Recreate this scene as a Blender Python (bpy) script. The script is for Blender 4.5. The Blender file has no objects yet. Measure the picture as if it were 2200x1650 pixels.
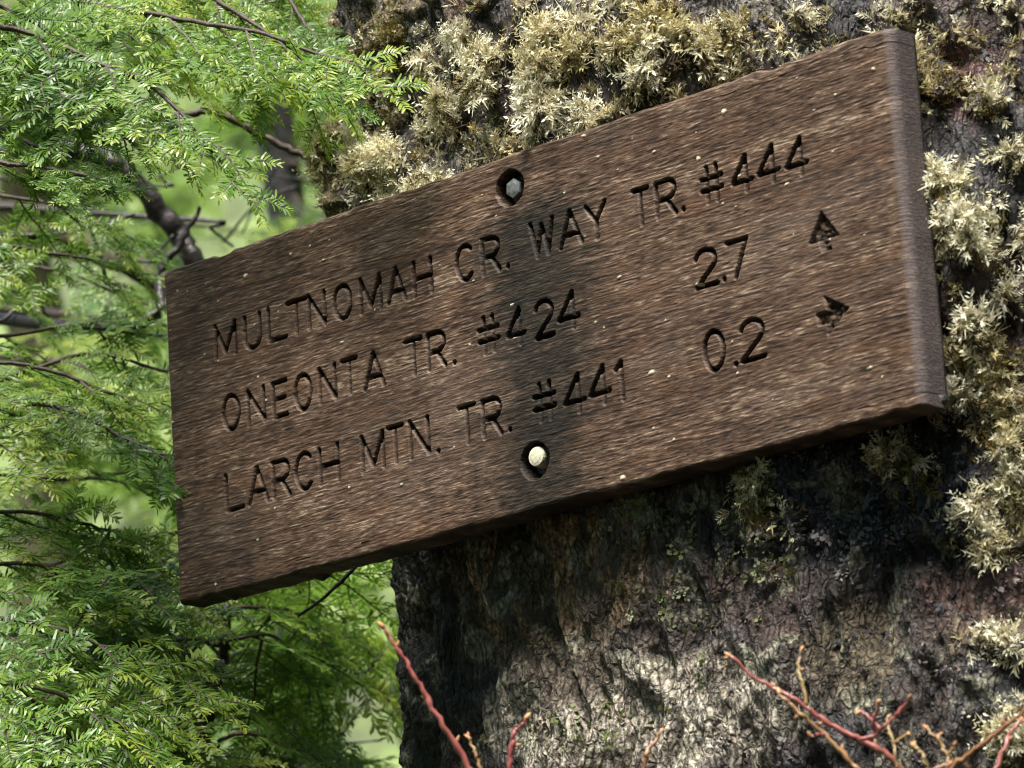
import bpy, math, random
import numpy as np
from mathutils import Vector, Matrix

random.seed(7)
RNG = np.random.default_rng(7)
scene = bpy.context.scene
C = scene.collection

# ------------------------------------------------------------------ camera
F = 9876.0                                   # focal length in pixels of a 2200 px wide picture
U_C = np.array([0.72337723, -0.21222477, -0.65702818])   # sign's long axis seen by the camera (x right, y down, z forward)
V_C = np.array([-0.06460722, -0.96822016, 0.24161051])   # sign's upright = world up
U_C /= np.linalg.norm(U_C); V_C /= np.linalg.norm(V_C)
ZW = V_C
YW = np.array([0, 0, 1.0]) - V_C[2] * V_C; YW /= np.linalg.norm(YW)
XW = np.cross(YW, ZW)
RW = np.array([XW, YW, ZW])                  # camera (x right, y down, z forward) -> world
CAM = np.array([0, 0, 1.65])

def at(px, py, d):
    """point of the place that lies d metres ahead, in the direction of a picture point"""
    return CAM + RW @ (np.array([(px - 1100) / F, (py - 825) / F, 1.0]) * d)

def project(P):
    q = (P - CAM) @ RW
    return 1100 + F * q[..., 0] / q[..., 2], 825 + F * q[..., 1] / q[..., 2], q[..., 2]

cam = bpy.data.cameras.new('camera'); cam_o = bpy.data.objects.new('camera', cam); C.objects.link(cam_o)
ax, ay, az = RW @ np.array([1, 0, 0]), RW @ np.array([0, -1, 0]), RW @ np.array([0, 0, -1])
cam_o.matrix_world = Matrix(((ax[0], ay[0], az[0], CAM[0]), (ax[1], ay[1], az[1], CAM[1]), (ax[2], ay[2], az[2], CAM[2]), (0, 0, 0, 1)))
cam.sensor_width = 36; cam.lens = 36 * F / 2200
cam.clip_end = 400
cam.dof.use_dof = True; cam.dof.focus_distance = 2.9; cam.dof.aperture_fstop = 15
scene.camera = cam_o
scene.cycles.filter_width = 1.1

# ------------------------------------------------------------------ light
SUN_EL, SUN_AZ = 64, 196                     # azimuth clockwise from +Y (the way the camera looks)
w = bpy.data.worlds.new('World'); scene.world = w; w.use_nodes = True
nt = w.node_tree
sky = nt.nodes.new('ShaderNodeTexSky'); sky.sky_type = 'NISHITA'; sky.sun_disc = False
sky.sun_elevation = math.radians(SUN_EL); sky.sun_rotation = math.radians(SUN_AZ)
bg = nt.nodes['Background']; bg.inputs[1].default_value = 0.05
nt.links.new(sky.outputs[0], bg.inputs[0])
sun = bpy.data.lights.new('sun', 'SUN'); sun_o = bpy.data.objects.new('sun', sun); C.objects.link(sun_o)
sun.energy = 1.5; sun.angle = math.radians(24); sun.color = (1, 0.96, 0.9)
e_, a_ = math.radians(SUN_EL), math.radians(SUN_AZ)
sd = Vector((math.sin(a_) * math.cos(e_), math.cos(a_) * math.cos(e_), math.sin(e_)))
sun_o.rotation_euler = sd.to_track_quat('Z', 'Y').to_euler()
vs = scene.view_settings; vs.view_transform = 'Standard'; vs.look = 'None'; vs.gamma = 1; vs.use_curve_mapping = False
vs.exposure = 2.9

SIGN_H = .22; SIGN_W = .22 * 2.8856893739; SIGN_T = .023      # the board

# ------------------------------------------------------------------ helpers
_perm = np.random.default_rng(3).permutation(256); _perm = np.concatenate([_perm, _perm, _perm])
_g3 = np.random.default_rng(4).normal(size=(256, 3)); _g3 /= np.linalg.norm(_g3, axis=1)[:, None]

def perlin(x, y, z=0.0):
    x, y, z = np.broadcast_arrays(np.asarray(x, float), np.asarray(y, float), np.asarray(z, float))
    xi, yi, zi = np.floor(x).astype(int), np.floor(y).astype(int), np.floor(z).astype(int)
    xf, yf, zf = x - xi, y - yi, z - zi
    f = lambda t: t * t * t * (t * (t * 6 - 15) + 10)
    u, v, w_ = f(xf), f(yf), f(zf)
    out = 0
    for dx in (0, 1):
        for dy in (0, 1):
            for dz in (0, 1):
                h = _perm[_perm[_perm[(xi + dx) & 255] + ((yi + dy) & 255)] + ((zi + dz) & 255)]
                g = _g3[h]
                d = g[..., 0] * (xf - dx) + g[..., 1] * (yf - dy) + g[..., 2] * (zf - dz)
                out = out + d * (u if dx else 1 - u) * (v if dy else 1 - v) * (w_ if dz else 1 - w_)
    return out * 1.6

def fbm(x, y, z=0.0, o=4, g=0.5):
    s, a = 0, 1.0
    for i in range(o):
        s = s + a * perlin(x * 2 ** i + 17.3 * i, y * 2 ** i + 5.1 * i, z)
        a *= g
    return s

def sstep(a, b, x):
    t = np.clip((x - a) / (b - a), 0, 1)
    return t * t * (3 - 2 * t)

def link(name, me, parent=None, mats=()):
    for m in mats: me.materials.append(m)
    o = bpy.data.objects.new(name, me); C.objects.link(o)
    if parent is not None: o.parent = parent
    return o

def empty(name, loc=(0, 0, 0)):
    o = bpy.data.objects.new(name, None); C.objects.link(o); o.location = loc
    return o

def tag(o, label=None, cat=None, group=None, kind=None):
    if label: o['label'] = label
    if cat: o['category'] = cat
    if group: o['group'] = group
    if kind: o['kind'] = kind
    return o

def np_mesh(name, V, Q=None, T=None, mat_q=None, mat_t=None, smooth=True):
    """mesh from arrays of quads and triangles"""
    me = bpy.data.meshes.new(name)
    nq = 0 if Q is None else len(Q); nt_ = 0 if T is None else len(T)
    li = np.concatenate(([Q.ravel()] if nq else []) + ([T.ravel()] if nt_ else [])).astype(np.int32)
    tot = np.concatenate([np.full(nq, 4), np.full(nt_, 3)]).astype(np.int32)
    st = np.concatenate([[0], np.cumsum(tot)[:-1]]).astype(np.int32)
    me.vertices.add(len(V)); me.vertices.foreach_set('co', np.asarray(V, np.float32).ravel())
    me.loops.add(len(li)); me.loops.foreach_set('vertex_index', li)
    me.polygons.add(nq + nt_); me.polygons.foreach_set('loop_start', st); me.polygons.foreach_set('loop_total', tot)
    if mat_q is not None or mat_t is not None:
        mi = np.concatenate([np.zeros(nq) if mat_q is None else mat_q, np.zeros(nt_) if mat_t is None else mat_t]).astype(np.int32)
        me.polygons.foreach_set('material_index', mi)
    me.polygons.foreach_set('use_smooth', np.full(nq + nt_, smooth))
    me.update(); me.validate()
    return me

def attr(me, name, data):
    if data.ndim == 1:
        a = me.attributes.new(name, 'FLOAT', 'POINT'); a.data.foreach_set('value', data.astype(np.float32))
    else:
        a = me.attributes.new(name, 'FLOAT_COLOR', 'POINT')
        d = np.ones((len(data), 4), np.float32); d[:, :3] = data
        a.data.foreach_set('color', d.ravel())

def grid_faces(nu, nv, wrap=False):
    """faces of a grid of nv rows of nu points"""
    i = np.arange(nu if wrap else nu - 1); j = np.arange(nv - 1)
    I, J = np.meshgrid(i, j); I2 = (I + 1) % nu
    return np.stack([J * nu + I, J * nu + I2, (J + 1) * nu + I2, (J + 1) * nu + I], -1).reshape(-1, 4)

class Bag:
    """collects small pieces into one mesh"""
    def __init__(s): s.V, s.Q, s.T, s.A, s.n, s.mq, s.mt = [], [], [], [], 0, [], []
    def add(s, V, Q=None, T=None, A=None, m=0):
        V = np.asarray(V, float); s.V.append(V)
        if Q is not None and len(Q): s.Q.append(np.asarray(Q) + s.n); s.mq.append(np.full(len(Q), m))
        if T is not None and len(T): s.T.append(np.asarray(T) + s.n); s.mt.append(np.full(len(T), m))
        s.A.append(np.zeros(len(V)) if A is None else np.broadcast_to(A, (len(V),)))
        s.n += len(V)
    def tube(s, pts, rad, seg=6, m=0, A=None, wob=0.0, seed=0):
        pts = np.asarray(pts, float); n = len(pts)
        rad = np.broadcast_to(np.asarray(rad, float), (n,))
        t = np.gradient(pts, axis=0); t /= np.linalg.norm(t, axis=1)[:, None] + 1e-12
        ref = np.array([0.13, 0.31, 0.94]); 
        if abs(t[0] @ ref) > 0.9: ref = np.array([0.9, 0.1, 0.2])
        a = np.cross(t, ref); a /= np.linalg.norm(a, axis=1)[:, None]
        b = np.cross(t, a)
        th = np.linspace(0, 2 * math.pi, seg, endpoint=False)
        R = rad[:, None] * np.ones(seg)[None]
        if wob:
            ln = np.concatenate([[0], np.cumsum(np.linalg.norm(np.diff(pts, axis=0), axis=1))])
            R = R * (1 + wob * perlin(np.cos(th)[None] * 1.3 + seed, np.sin(th)[None] * 1.3, ln[:, None] / (rad.max() * 3)))
        V = pts[:, None] + R[..., None] * (np.cos(th)[None, :, None] * a[:, None] + np.sin(th)[None, :, None] * b[:, None])
        V = V.reshape(-1, 3); Q = grid_faces(seg, n, True)
        V = np.vstack([V, pts[0] - t[0] * rad[0] * .4, pts[-1] + t[-1] * rad[-1] * .6])
        k = np.arange(seg); k2 = (k + 1) % seg
        T = np.concatenate([np.stack([np.full(seg, n * seg), k2, k], -1), np.stack([np.full(seg, n * seg + 1), (n - 1) * seg + k, (n - 1) * seg + k2], -1)])
        s.add(V, Q, T, A, m)
    def mesh(s, name, an=None, smooth=True):
        V = np.vstack(s.V)
        Q = np.vstack(s.Q) if s.Q else None; T = np.vstack(s.T) if s.T else None
        me = np_mesh(name, V, Q, T, np.concatenate(s.mq) if s.mq else None, np.concatenate(s.mt) if s.mt else None, smooth)
        if an: attr(me, an, np.concatenate(s.A))
        return me

def spline(pts, n=8):
    """smooth curve through points"""
    P = np.asarray(pts, float)
    if len(P) < 3:
        t = np.linspace(0, 1, n + 1)[:, None]; return P[0] * (1 - t) + P[-1] * t
    E_ = np.vstack([2 * P[0] - P[1], P, 2 * P[-1] - P[-2]]); out = []
    for i in range(1, len(E_) - 2):
        p0, p1, p2, p3 = E_[i - 1:i + 3]
        for t in np.linspace(0, 1, n, endpoint=False):
            out.append(.5 * (2 * p1 + (p2 - p0) * t + (2 * p0 - 5 * p1 + 4 * p2 - p3) * t * t + (3 * p1 - p0 - 3 * p2 + p3) * t ** 3))
    out.append(P[-1]); return np.array(out)

# ------------------------------------------------------------------ materials
def mat(name):
    m = bpy.data.materials.new(name); m.use_nodes = True
    t = m.node_tree; b = t.nodes['Principled BSDF']
    return m, t, b
def nd(t, typ, **kw):
    n = t.nodes.new('ShaderNode' + typ)
    for k, v in kw.items(): setattr(n, k, v)
    return n
def ramp(t, src, stops, interp='LINEAR'):
    r = nd(t, 'ValToRGB'); r.color_ramp.interpolation = interp
    el = r.color_ramp.elements
    while len(el) < len(stops): el.new(0.5)
    for e, (p, c) in zip(el, stops):
        e.position = p; e.color = (*c, 1) if len(c) == 3 else c
    t.links.new(src, r.inputs[0]); return r.outputs[0]
def noise(t, scale, vec=None, detail=4, rough=.55, dist=0):
    n = nd(t, 'TexNoise'); n.inputs['Scale'].default_value = scale; n.inputs['Detail'].default_value = detail
    n.inputs['Roughness'].default_value = rough; n.inputs['Distortion'].default_value = dist
    if vec is not None: t.links.new(vec, n.inputs['Vector'])
    return n.outputs['Fac']
def mapped(t, scale, out='Object'):
    c = nd(t, 'TexCoord'); mp = nd(t, 'Mapping'); mp.inputs['Scale'].default_value = scale
    t.links.new(c.outputs[out], mp.inputs['Vector']); return mp.outputs[0]
def mix(t, fac, a, b, typ='MIX'):
    m = nd(t, 'Mix', data_type='RGBA', blend_type=typ)
    for s, v in ((0, fac), (6, a), (7, b)):
        if hasattr(v, 'links'): t.links.new(v, m.inputs[s])
        else: m.inputs[s].default_value = v if s == 0 else (*v, 1)
    return m.outputs[2]
def math_(t, op, a, b=0.0, clamp=False):
    m = nd(t, 'Math', operation=op, use_clamp=clamp)
    for s, v in ((0, a), (1, b)):
        if hasattr(v, 'links'): t.links.new(v, m.inputs[s])
        else: m.inputs[s].default_value = v
    return m.outputs[0]
def bump(t, b, h, strength, dist):
    n = nd(t, 'Bump'); n.inputs['Strength'].default_value = strength; n.inputs['Distance'].default_value = dist
    t.links.new(h, n.inputs['Height']); t.links.new(n.outputs[0], b.inputs['Normal'])
def at_node(t, name):
    a = nd(t, 'Attribute', attribute_name=name); return a

def wood_material():
    m, t, b = mat('weathered_sign_wood')
    g = at_node(t, 'grain').outputs['Fac']
    broad = noise(t, 1, mapped(t, (9, 20, 42)), 4, .6, .6)
    fine = noise(t, 1, mapped(t, (85, 300, 950)), 4, .75, .2)
    fb = ramp(t, noise(t, 1, mapped(t, (130, 300, 820)), 3, .6), [(.33, (0, 0, 0)), (.67, (1, 1, 1))])
    fine = math_(t, 'ADD', math_(t, 'MULTIPLY', fine, .5), math_(t, 'MULTIPLY', fb, .5))
    v = math_(t, 'ADD', math_(t, 'MULTIPLY', g, .5), math_(t, 'ADD', math_(t, 'MULTIPLY', broad, .42), math_(t, 'MULTIPLY', fine, .95)))
    col = ramp(t, math_(t, 'SUBTRACT', v, .42), [(0.05, (.016, .0095, .006)), (.25, (.026, .013, .007)), (.5, (.068, .036, .0195)), (.72, (.135, .085, .054)), (.95, (.33, .25, .175))])
    orange = ramp(t, noise(t, 1, mapped(t, (14, 20, 60)), 3, .6), [(.52, (0, 0, 0)), (.72, (1, 1, 1))])
    col = mix(t, math_(t, 'MULTIPLY', orange, .28), col, (.17, .075, .03))
    grey = ramp(t, noise(t, 1, mapped(t, (7, 10, 22)), 4, .6), [(.5, (0, 0, 0)), (.75, (1, 1, 1))])
    col = mix(t, math_(t, 'MULTIPLY', grey, .28), col, (.12, .1, .085))
    xyz = nd(t, 'SeparateXYZ'); t.links.new(mapped(t, (1, 1, 1)), xyz.inputs[0])
    endg = noise(t, 1, mapped(t, (500, 500, 260)), 4, .7)
    em = ramp(t, math_(t, 'ADD', xyz.outputs[0], math_(t, 'MULTIPLY', endg, .004)), [(SIGN_W / 2 - .0072, (0, 0, 0)), (SIGN_W / 2 - .004, (1, 1, 1))])
    col = mix(t, math_(t, 'MULTIPLY', em, .8), col, mix(t, endg, (.028, .02, .019), (.15, .125, .125)))
    st = at_node(t, 'stain').outputs['Fac']
    dark = mix(t, .45, mix(t, 1.0, col, (.2, .24, .24), 'MULTIPLY'), mix(t, fine, (.004, .005, .0045), (.04, .042, .036)))
    col = mix(t, st, col, dark)
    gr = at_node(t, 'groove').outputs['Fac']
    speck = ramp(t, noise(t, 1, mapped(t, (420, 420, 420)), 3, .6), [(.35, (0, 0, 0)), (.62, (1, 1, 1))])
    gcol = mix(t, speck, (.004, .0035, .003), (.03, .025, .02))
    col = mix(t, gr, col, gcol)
    fl = at_node(t, 'fleck').outputs['Fac']
    col = mix(t, fl, col, (.62, .57, .4))
    t.links.new(col, b.inputs['Base Color'])
    rg = ramp(t, fine, [(.3, (.5,) * 3), (.7, (.78,) * 3)])
    t.links.new(math_(t, 'MAXIMUM', rg, gr), b.inputs['Roughness']); t.links.new(math_(t, 'MULTIPLY', math_(t, 'SUBTRACT', 1.0, math_(t, 'MAXIMUM', gr, math_(t, 'MULTIPLY', st, .6))), .35), b.inputs['Specular IOR Level'])
    bump(t, b, fine, .6, .0006)
    return m

def bark_material():
    m, t, b = mat('old_bark')
    c = at_node(t, 'bark_col').outputs['Color']
    n1 = noise(t, 1, mapped(t, (330, 330, 260)), 5, .65)
    n2 = noise(t, 1, mapped(t, (90, 90, 60)), 4, .6)
    vo = nd(t, 'TexVoronoi', feature='DISTANCE_TO_EDGE'); vo.inputs['Scale'].default_value = 1; vo.inputs['Randomness'].default_value = 1
    wv = nd(t, 'VectorMath', operation='ADD'); ns = nd(t, 'TexNoise'); ns.inputs['Scale'].default_value = 70; t.links.new(mapped(t, (1, 1, 1)), ns.inputs['Vector'])
    sc = nd(t, 'VectorMath', operation='SCALE'); t.links.new(ns.outputs['Color'], sc.inputs[0]); sc.inputs['Scale'].default_value = 1.6
    t.links.new(mapped(t, (210, 210, 80)), wv.inputs[0]); t.links.new(sc.outputs[0], wv.inputs[1]); t.links.new(wv.outputs[0], vo.inputs['Vector'])
    crack = ramp(t, vo.outputs['Distance'], [(.0, (0, 0, 0)), (.22, (1, 1, 1))])
    col = mix(t, ramp(t, n1, [(.36, (0, 0, 0)), (.66, (1, 1, 1))]), mix(t, 1.0, c, (.18, .17, .16), 'MULTIPLY'), mix(t, 1.0, c, (2.1, 2.05, 1.95), 'MULTIPLY'))
    col = mix(t, crack, mix(t, 1.0, col, (.35, .32, .3), 'MULTIPLY'), col)
    t.links.new(col, b.inputs['Base Color'])
    rg = ramp(t, n2, [(.35, (.45,) * 3), (.6, (.8,) * 3)])
    t.links.new(math_(t, 'SUBTRACT', rg, math_(t, 'MULTIPLY', at_node(t, 'wet').outputs['Fac'], .55), True), b.inputs['Roughness'])
    bump(t, b, math_(t, 'ADD', math_(t, 'ADD', n1, n2), math_(t, 'MULTIPLY', crack, .45)), 1.0, .003)
    return m

def attr_color_material(name, an, rough=.7, transl=0.0, var=.35, scale=260, spec=.4):
    m, t, b = mat(name)
    c = at_node(t, an).outputs['Color']
    n = noise(t, scale, mapped(t, (1, 1, 1)), 3)
    k = math_(t, 'ADD', math_(t, 'MULTIPLY', n, 2 * var), 1 - var)
    mm = nd(t, 'VectorMath', operation='SCALE'); t.links.new(c, mm.inputs[0]); t.links.new(k, mm.inputs['Scale'])
    t.links.new(mm.outputs[0], b.inputs['Base Color'])
    b.inputs['Roughness'].default_value = rough; b.inputs['Specular IOR Level'].default_value = spec
    if transl:
        tr = nd(t, 'BsdfTranslucent'); t.links.new(mm.outputs[0], tr.inputs[0])
        ms = nd(t, 'MixShader'); ms.inputs[0].default_value = transl
        t.links.new(b.outputs[0], ms.inputs[1]); t.links.new(tr.outputs[0], ms.inputs[2])
        t.links.new(ms.outputs[0], t.nodes['Material Output'].inputs[0])
    return m

def needle_material(name, dark, mid, tip, under):
    m, t, b = mat(name)
    tone = at_node(t, 'tone').outputs['Fac']
    oi = nd(t, 'ObjectInfo').outputs['Random']
    k = math_(t, 'ADD', tone, math_(t, 'MULTIPLY', math_(t, 'SUBTRACT', oi, .5), .5))
    col = ramp(t, k, [(0.05, dark), (.5, mid), (1.0, tip)])
    geo = nd(t, 'NewGeometry')
    col = mix(t, math_(t, 'MULTIPLY', geo.outputs['Backfacing'], .55), col, under)
    t.links.new(col, b.inputs['Base Color']); b.inputs['Roughness'].default_value = .4
    b.inputs['Specular IOR Level'].default_value = .5
    tr = nd(t, 'BsdfTranslucent'); t.links.new(mix(t, 1.0, col, (1.3, 1.5, .6), 'MULTIPLY'), tr.inputs[0])
    ms = nd(t, 'MixShader'); ms.inputs[0].default_value = .42
    t.links.new(b.outputs[0], ms.inputs[1]); t.links.new(tr.outputs[0], ms.inputs[2])
    t.links.new(ms.outputs[0], t.nodes['Material Output'].inputs[0])
    return m

def noisy_material(name, stops, scale=40, rough=.7, bs=.6, bd=.004, stretch=(1, 1, 1), spec=.5):
    m, t, b = mat(name)
    n = noise(t, scale, mapped(t, stretch), 6, .62)
    t.links.new(ramp(t, n, stops), b.inputs['Base Color'])
    b.inputs['Roughness'].default_value = rough; b.inputs['Specular IOR Level'].default_value = spec
    bump(t, b, n, bs, bd)
    return m

M_WOOD = wood_material()
M_BARK = bark_material()
M_MOSS = attr_color_material('tree_moss', 'moss_col', .75, .3, .3)
M_LEAFY = attr_color_material('leafy_lichen', 'moss_col', .6, .25, .35)
M_SCALE = attr_color_material('wet_bark_scale', 'moss_col', .55, 0, .4, 300, .35)
M_NEEDLE = needle_material('hemlock_needles', (.04, .1, .016), (.125, .235, .03), (.34, .4, .05), (.18, .27, .13))
M_TWIG = noisy_material('twig_bark', [(.3, (.02, .012, .008)), (.7, (.09, .06, .04))], 120, .6)
M_DARKB = noisy_material('wet_branch_bark', [(.3, (.008, .006, .006)), (.55, (.03, .022, .02)), (.75, (.12, .11, .1))], 90, .4)
M_MOSSB = noisy_material('mossy_branch', [(.3, (.02, .016, .008)), (.5, (.07, .065, .018)), (.75, (.15, .15, .04))], 60, .8, 1, .006)
M_STEEL = noisy_material('galvanised_steel', [(.3, (.11, .115, .11)), (.7, (.3, .31, .3))], 300, .45, .2, .0004); M_STEEL.node_tree.nodes['Principled BSDF'].inputs['Metallic'].default_value = .6
M_PALEB = noisy_material('lichen_crusted_bolt', [(.3, (.4, .38, .26)), (.7, (.62, .6, .44))], 420, .7, .6, .0008)

# ------------------------------------------------------------------ ground and hillside
def terrain():
    xs = np.concatenate([np.linspace(-60, -8, 14), np.linspace(-7, 7, 60), np.linspace(8, 60, 14)])
    ys = np.concatenate([np.linspace(-40, -2, 14), np.linspace(-1, 22, 90), np.linspace(24, 90, 16)])
    X, Y = np.meshgrid(xs, ys)
    Z = .05 * fbm(X * .9, Y * .9, 1.3) + .62 * np.clip(Y - 7.0 + .5 * perlin(X * .3, Y * .2), 0, None) ** 1.06
    Z = Z + .25 * fbm(X * .6, Y * .6, 8.8, 4) * sstep(6, 9, Y)
    me = np_mesh('forest_floor', np.stack([X, Y, Z], -1).reshape(-1, 3), grid_faces(len(xs), len(ys)))
    m = noisy_material('forest_floor', [(.25, (.02, .016, .01)), (.4, (.05, .06, .018)), (.56, (.12, .16, .04)), (.8, (.24, .29, .09))], 2.2, .9, .8, .05)
    t = m.node_tree; b = t.nodes['Principled BSDF']
    green = b.inputs['Base Color'].links[0].from_socket
    z = nd(t, 'SeparateXYZ'); t.links.new(mapped(t, (1, 1, 1)), z.inputs[0])
    hill = ramp(t, math_(t, 'MULTIPLY', z.outputs[2], .5), [(.12, (0, 0, 0)), (.5, (1, 1, 1))])
    duff = ramp(t, noise(t, 9, mapped(t, (1, 1, 1)), 6), [(.3, (.012, .009, .006)), (.7, (.05, .035, .022))])
    t.links.new(mix(t, hill, duff, green), b.inputs['Base Color'])
    o = link('forest_floor', me, None, [m]); tag(o, 'mossy forest floor rising into a green hillside', 'ground', kind='structure')
terrain()

def ground_z(x, y):
    return float(.62 * max(y - 7.0 + .5 * perlin(x * .3, y * .2), 0) ** 1.06)

# ------------------------------------------------------------------ the big mossy trunk
UW = RW @ U_C                                # along the sign, level
NW = np.cross(UW, np.array([0, 0, 1.0]))     # out of the sign's face
SIGN_O = CAM + RW @ (np.array([1.61606441e-03, -2.95240864e-02, 2.60630299]) * (SIGN_H / .2))
TA, TB, TU0 = .45, .30, .10
SIDE = RW @ np.array([1, 0, 0])
Z0 = SIGN_O[2]

def trunk_axis(z):
    z = np.asarray(z, float); dz = z - Z0
    p = SIGN_O + TU0 * UW - (TB + SIGN_T + .012) * NW - (.045 * np.clip(dz, -1.2, 3))[..., None] * np.array([.9, .3, 0])
    p[..., 2] = z
    return p

# (px, py, rx, ry, strength) : where feathery cream moss, olive moss and leafy lichen grow on the bark
CREAM = [(1080, 190, 250, 120, 1.1), (1450, 90, 170, 100, 1.1), (1180, 60, 170, 60, .8), (800, 340, 110, 70, 1.2), (860, 420, 150, 50, .8), (1300, 280, 200, 60, .9), (1450, 190, 140, 60, .8),
         (1000, 400, 150, 60, .7), (2080, 400, 110, 160, 1.0), (2050, 60, 130, 70, .8), (1740, 80, 60, 45, .9), (1990, 200, 30, 120, 1.0), (2150, 1000, 80, 140, .9), (2060, 650, 110, 110, .6), (2170, 700, 90, 130, .7),
         (1990, 960, 120, 40, .5), (2140, 1380, 90, 70, .4), (650, 30, 60, 50, .7), (2190, 1580, 60, 60, .8), (2060, 1120, 50, 40, .7), (1400, 30, 200, 50, .7), (1850, 70, 60, 40, .8), (2150, 60, 90, 80, .8), (2040, 540, 60, 110, 1.0), (1680, 165, 110, 25, .6), (2150, 500, 100, 180, .75), (2030, 330, 45, 120, .9), (2060, 760, 70, 120, .9), (2120, 880, 90, 90, .9), (1330, 120, 300, 150, .75), (1900, 1000, 60, 30, .6), (1640, 1080, 60, 90, .5), (2150, 1180, 60, 60, .6)]
OLIVE = [(850, 100, 130, 130, .8), (1150, 150, 420, 180, .55), (1450, 100, 250, 120, .4), (2080, 300, 150, 250, .85), (2080, 800, 130, 250, .85), (1850, 110, 80, 70, .5), (1650, 1150, 100, 120, .35), (1000, 420, 200, 60, .6)]
LEAFY = [(1400, 1100, 160, 80, .7), (1620, 1120, 90, 160, .85), (1450, 1300, 120, 120, .5), (1200, 1360, 100, 70, .3), (1330, 1560, 260, 90, .5), (1500, 1450, 110, 110, .4), (1600, 1230, 90, 60, .7)]

def field(bl, px, py):
    s = np.zeros(px.shape)
    for bx, by, rx, ry, a in bl:
        s = np.maximum(s, a * np.exp(-((px - bx) / rx) ** 2 * .8 - ((py - by) / ry) ** 2 * .8))
    return s

BLOBS_PIT = [(2075, 480, 130, 380, 24), (1780, 1010, 130, 60, 8), (2060, 1130, 80, 60, 7), (1900, 1090, 70, 40, -14), (1990, 1190, 90, 25, -16), (1870, 1050, 40, 50, -8), (930, 250, 70, 60, -8), (960, 300, 60, 40, -8), (840, 250, 40, 60, -6), (2090, 420, 50, 60, -6)]
def build_trunk():
    th_f = np.radians(np.linspace(14, 152, 490)); th_c = np.radians(np.linspace(155, 371, 50))
    th = np.concatenate([th_f, th_c])
    zc = Z0 + .01
    zs = np.concatenate([np.linspace(-.15, zc - .37, 40)[:-1], np.linspace(zc - .36, zc + .33, 390), np.linspace(zc + .35, 9.0, 60)])
    TH, ZZ = np.meshgrid(th, zs)
    ax_ = trunk_axis(ZZ)
    flare = 1 + .35 * np.exp(-np.clip(ZZ, 0, 9) / .35) - .02 * (ZZ - Z0)
    ca, sa = np.cos(TH), np.sin(TH)
    base = ax_ + (TA * flare * ca)[..., None] * UW + (TB * flare * sa)[..., None] * NW
    nrm = (ca / TA)[..., None] * UW + (sa / TB)[..., None] * NW
    nrm /= np.linalg.norm(nrm, axis=-1)[..., None]
    x, y, z = base[..., 0], base[..., 1], base[..., 2]
    q = perlin(x * 22, y * 22, z * 14) * .012
    def n3(fx, fz, off=0.0): return perlin((x + q) * fx + off, (y - q) * fx, (z + q) * fz + off)
    h = .012 * n3(9, 6) + .009 * n3(19, 9, 3)
    r1 = 1 - np.abs(n3(38, 9, 7)) * 2
    r2 = 1 - np.abs(n3(80, 24, 11)) * 2
    h += .0085 * r1 + .0045 * r2
    pl = n3(55, 40, 5); pl = np.floor(pl * 3.5 + .5 * n3(140, 90, 2)) / 3.5
    h += .0025 * pl + .0022 * (1 - 2 * np.abs(n3(150, 45, 17))) + .0016 * n3(230, 110, 1) + .0012 * n3(420, 300, 9)
    px, py, d = project(base)
    front = (nrm @ (-(RW @ np.array([0, 0, 1.0])))) > -.2
    for bx, by, rx, ry, amp in BLOBS_PIT:
        h += front * amp * .001 * np.exp(-((px - bx) / rx) ** 2 - ((py - by) / ry) ** 2)
    # cushions where moss has built up
    mo = np.clip(np.maximum(field(CREAM, px, py), .8 * field(OLIVE, px, py)) * front, 0, 1)
    mound = sstep(-.08, .25, n3(30, 27, 61) + .55 * n3(62, 55, 63)) * mo
    h += .017 * mound
    wet = sstep(.3, .65, np.exp(-((px - 1850) / 300) ** 2 - ((py - 1060) / 170) ** 2) * front + .25 * n3(30, 22, 37))
    h += wet * (.005 * (1 - 2 * np.abs(n3(48, 44, 81))) + .004 * (1 - 2 * np.abs(n3(105, 95, 83))))
    # keep the bark behind the board
    P = base + h[..., None] * nrm
    rel = P - SIGN_O; uu, nn, vv = rel @ UW, rel @ NW, rel[..., 2]
    inside = (np.abs(uu) < SIGN_W / 2 + .008) & (np.abs(vv) < SIGN_H / 2 + .008)
    push = np.where(inside, np.clip(nn + SIGN_T + .004, 0, None), 0)
    P = P - push[..., None] * NW
    # colours of bark and crusts, patch by patch, plus shade painted at lower left
    k1 = n3(16, 12, 31); k2 = n3(30, 22, 37); k3 = n3(80, 60, 41)
    col = np.zeros(P.shape) + np.array([.045, .034, .027])
    def blend(mask, c):
        nonlocal col
        col = col * (1 - mask[..., None]) + np.array(c) * mask[..., None]
    blend(sstep(.05, .35, k2 + .5 * k3), (.11, .1, .095))
    blend(sstep(.15, .4, k1 + .4 * k3) * .4, (.1, .055, .045))
    blend(sstep(.1, .4, -k1 + .4 * k2) * .8, (.02, .02, .024))
    def zone(bx, by, rx, ry, c, s=1.0):
        m_ = np.exp(-((px - bx) / rx) ** 2 - ((py - by) / ry) ** 2) * front
        blend(np.clip(sstep(.25, .6, m_ + .25 * k2 + .15 * k3) * s, 0, 1), c)
    zone(1600, 70, 130, 90, (.16, .15, .145)); zone(1950, 70, 90, 60, (.12, .11, .125))
    zone(1020, 60, 40, 70, (.17, .08, .08)); zone(2090, 180, 80, 90, (.14, .07, .075)); zone(2100, 1280, 130, 120, (.13, .075, .06))
    zone(1400, 1530, 330, 140, (.4, .36, .3)); zone(1250, 1420, 120, 110, (.14, .11, .08)); zone(1080, 1290, 200, 110, (.05, .035, .014))
    stk = sstep(-.2, .35, n3(95, 7, 71) + .5 * n3(200, 25, 73))
    m_ = np.exp(-((px - 1150) / 330) ** 2 - ((py - 1230) / 190) ** 2) * front
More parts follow.
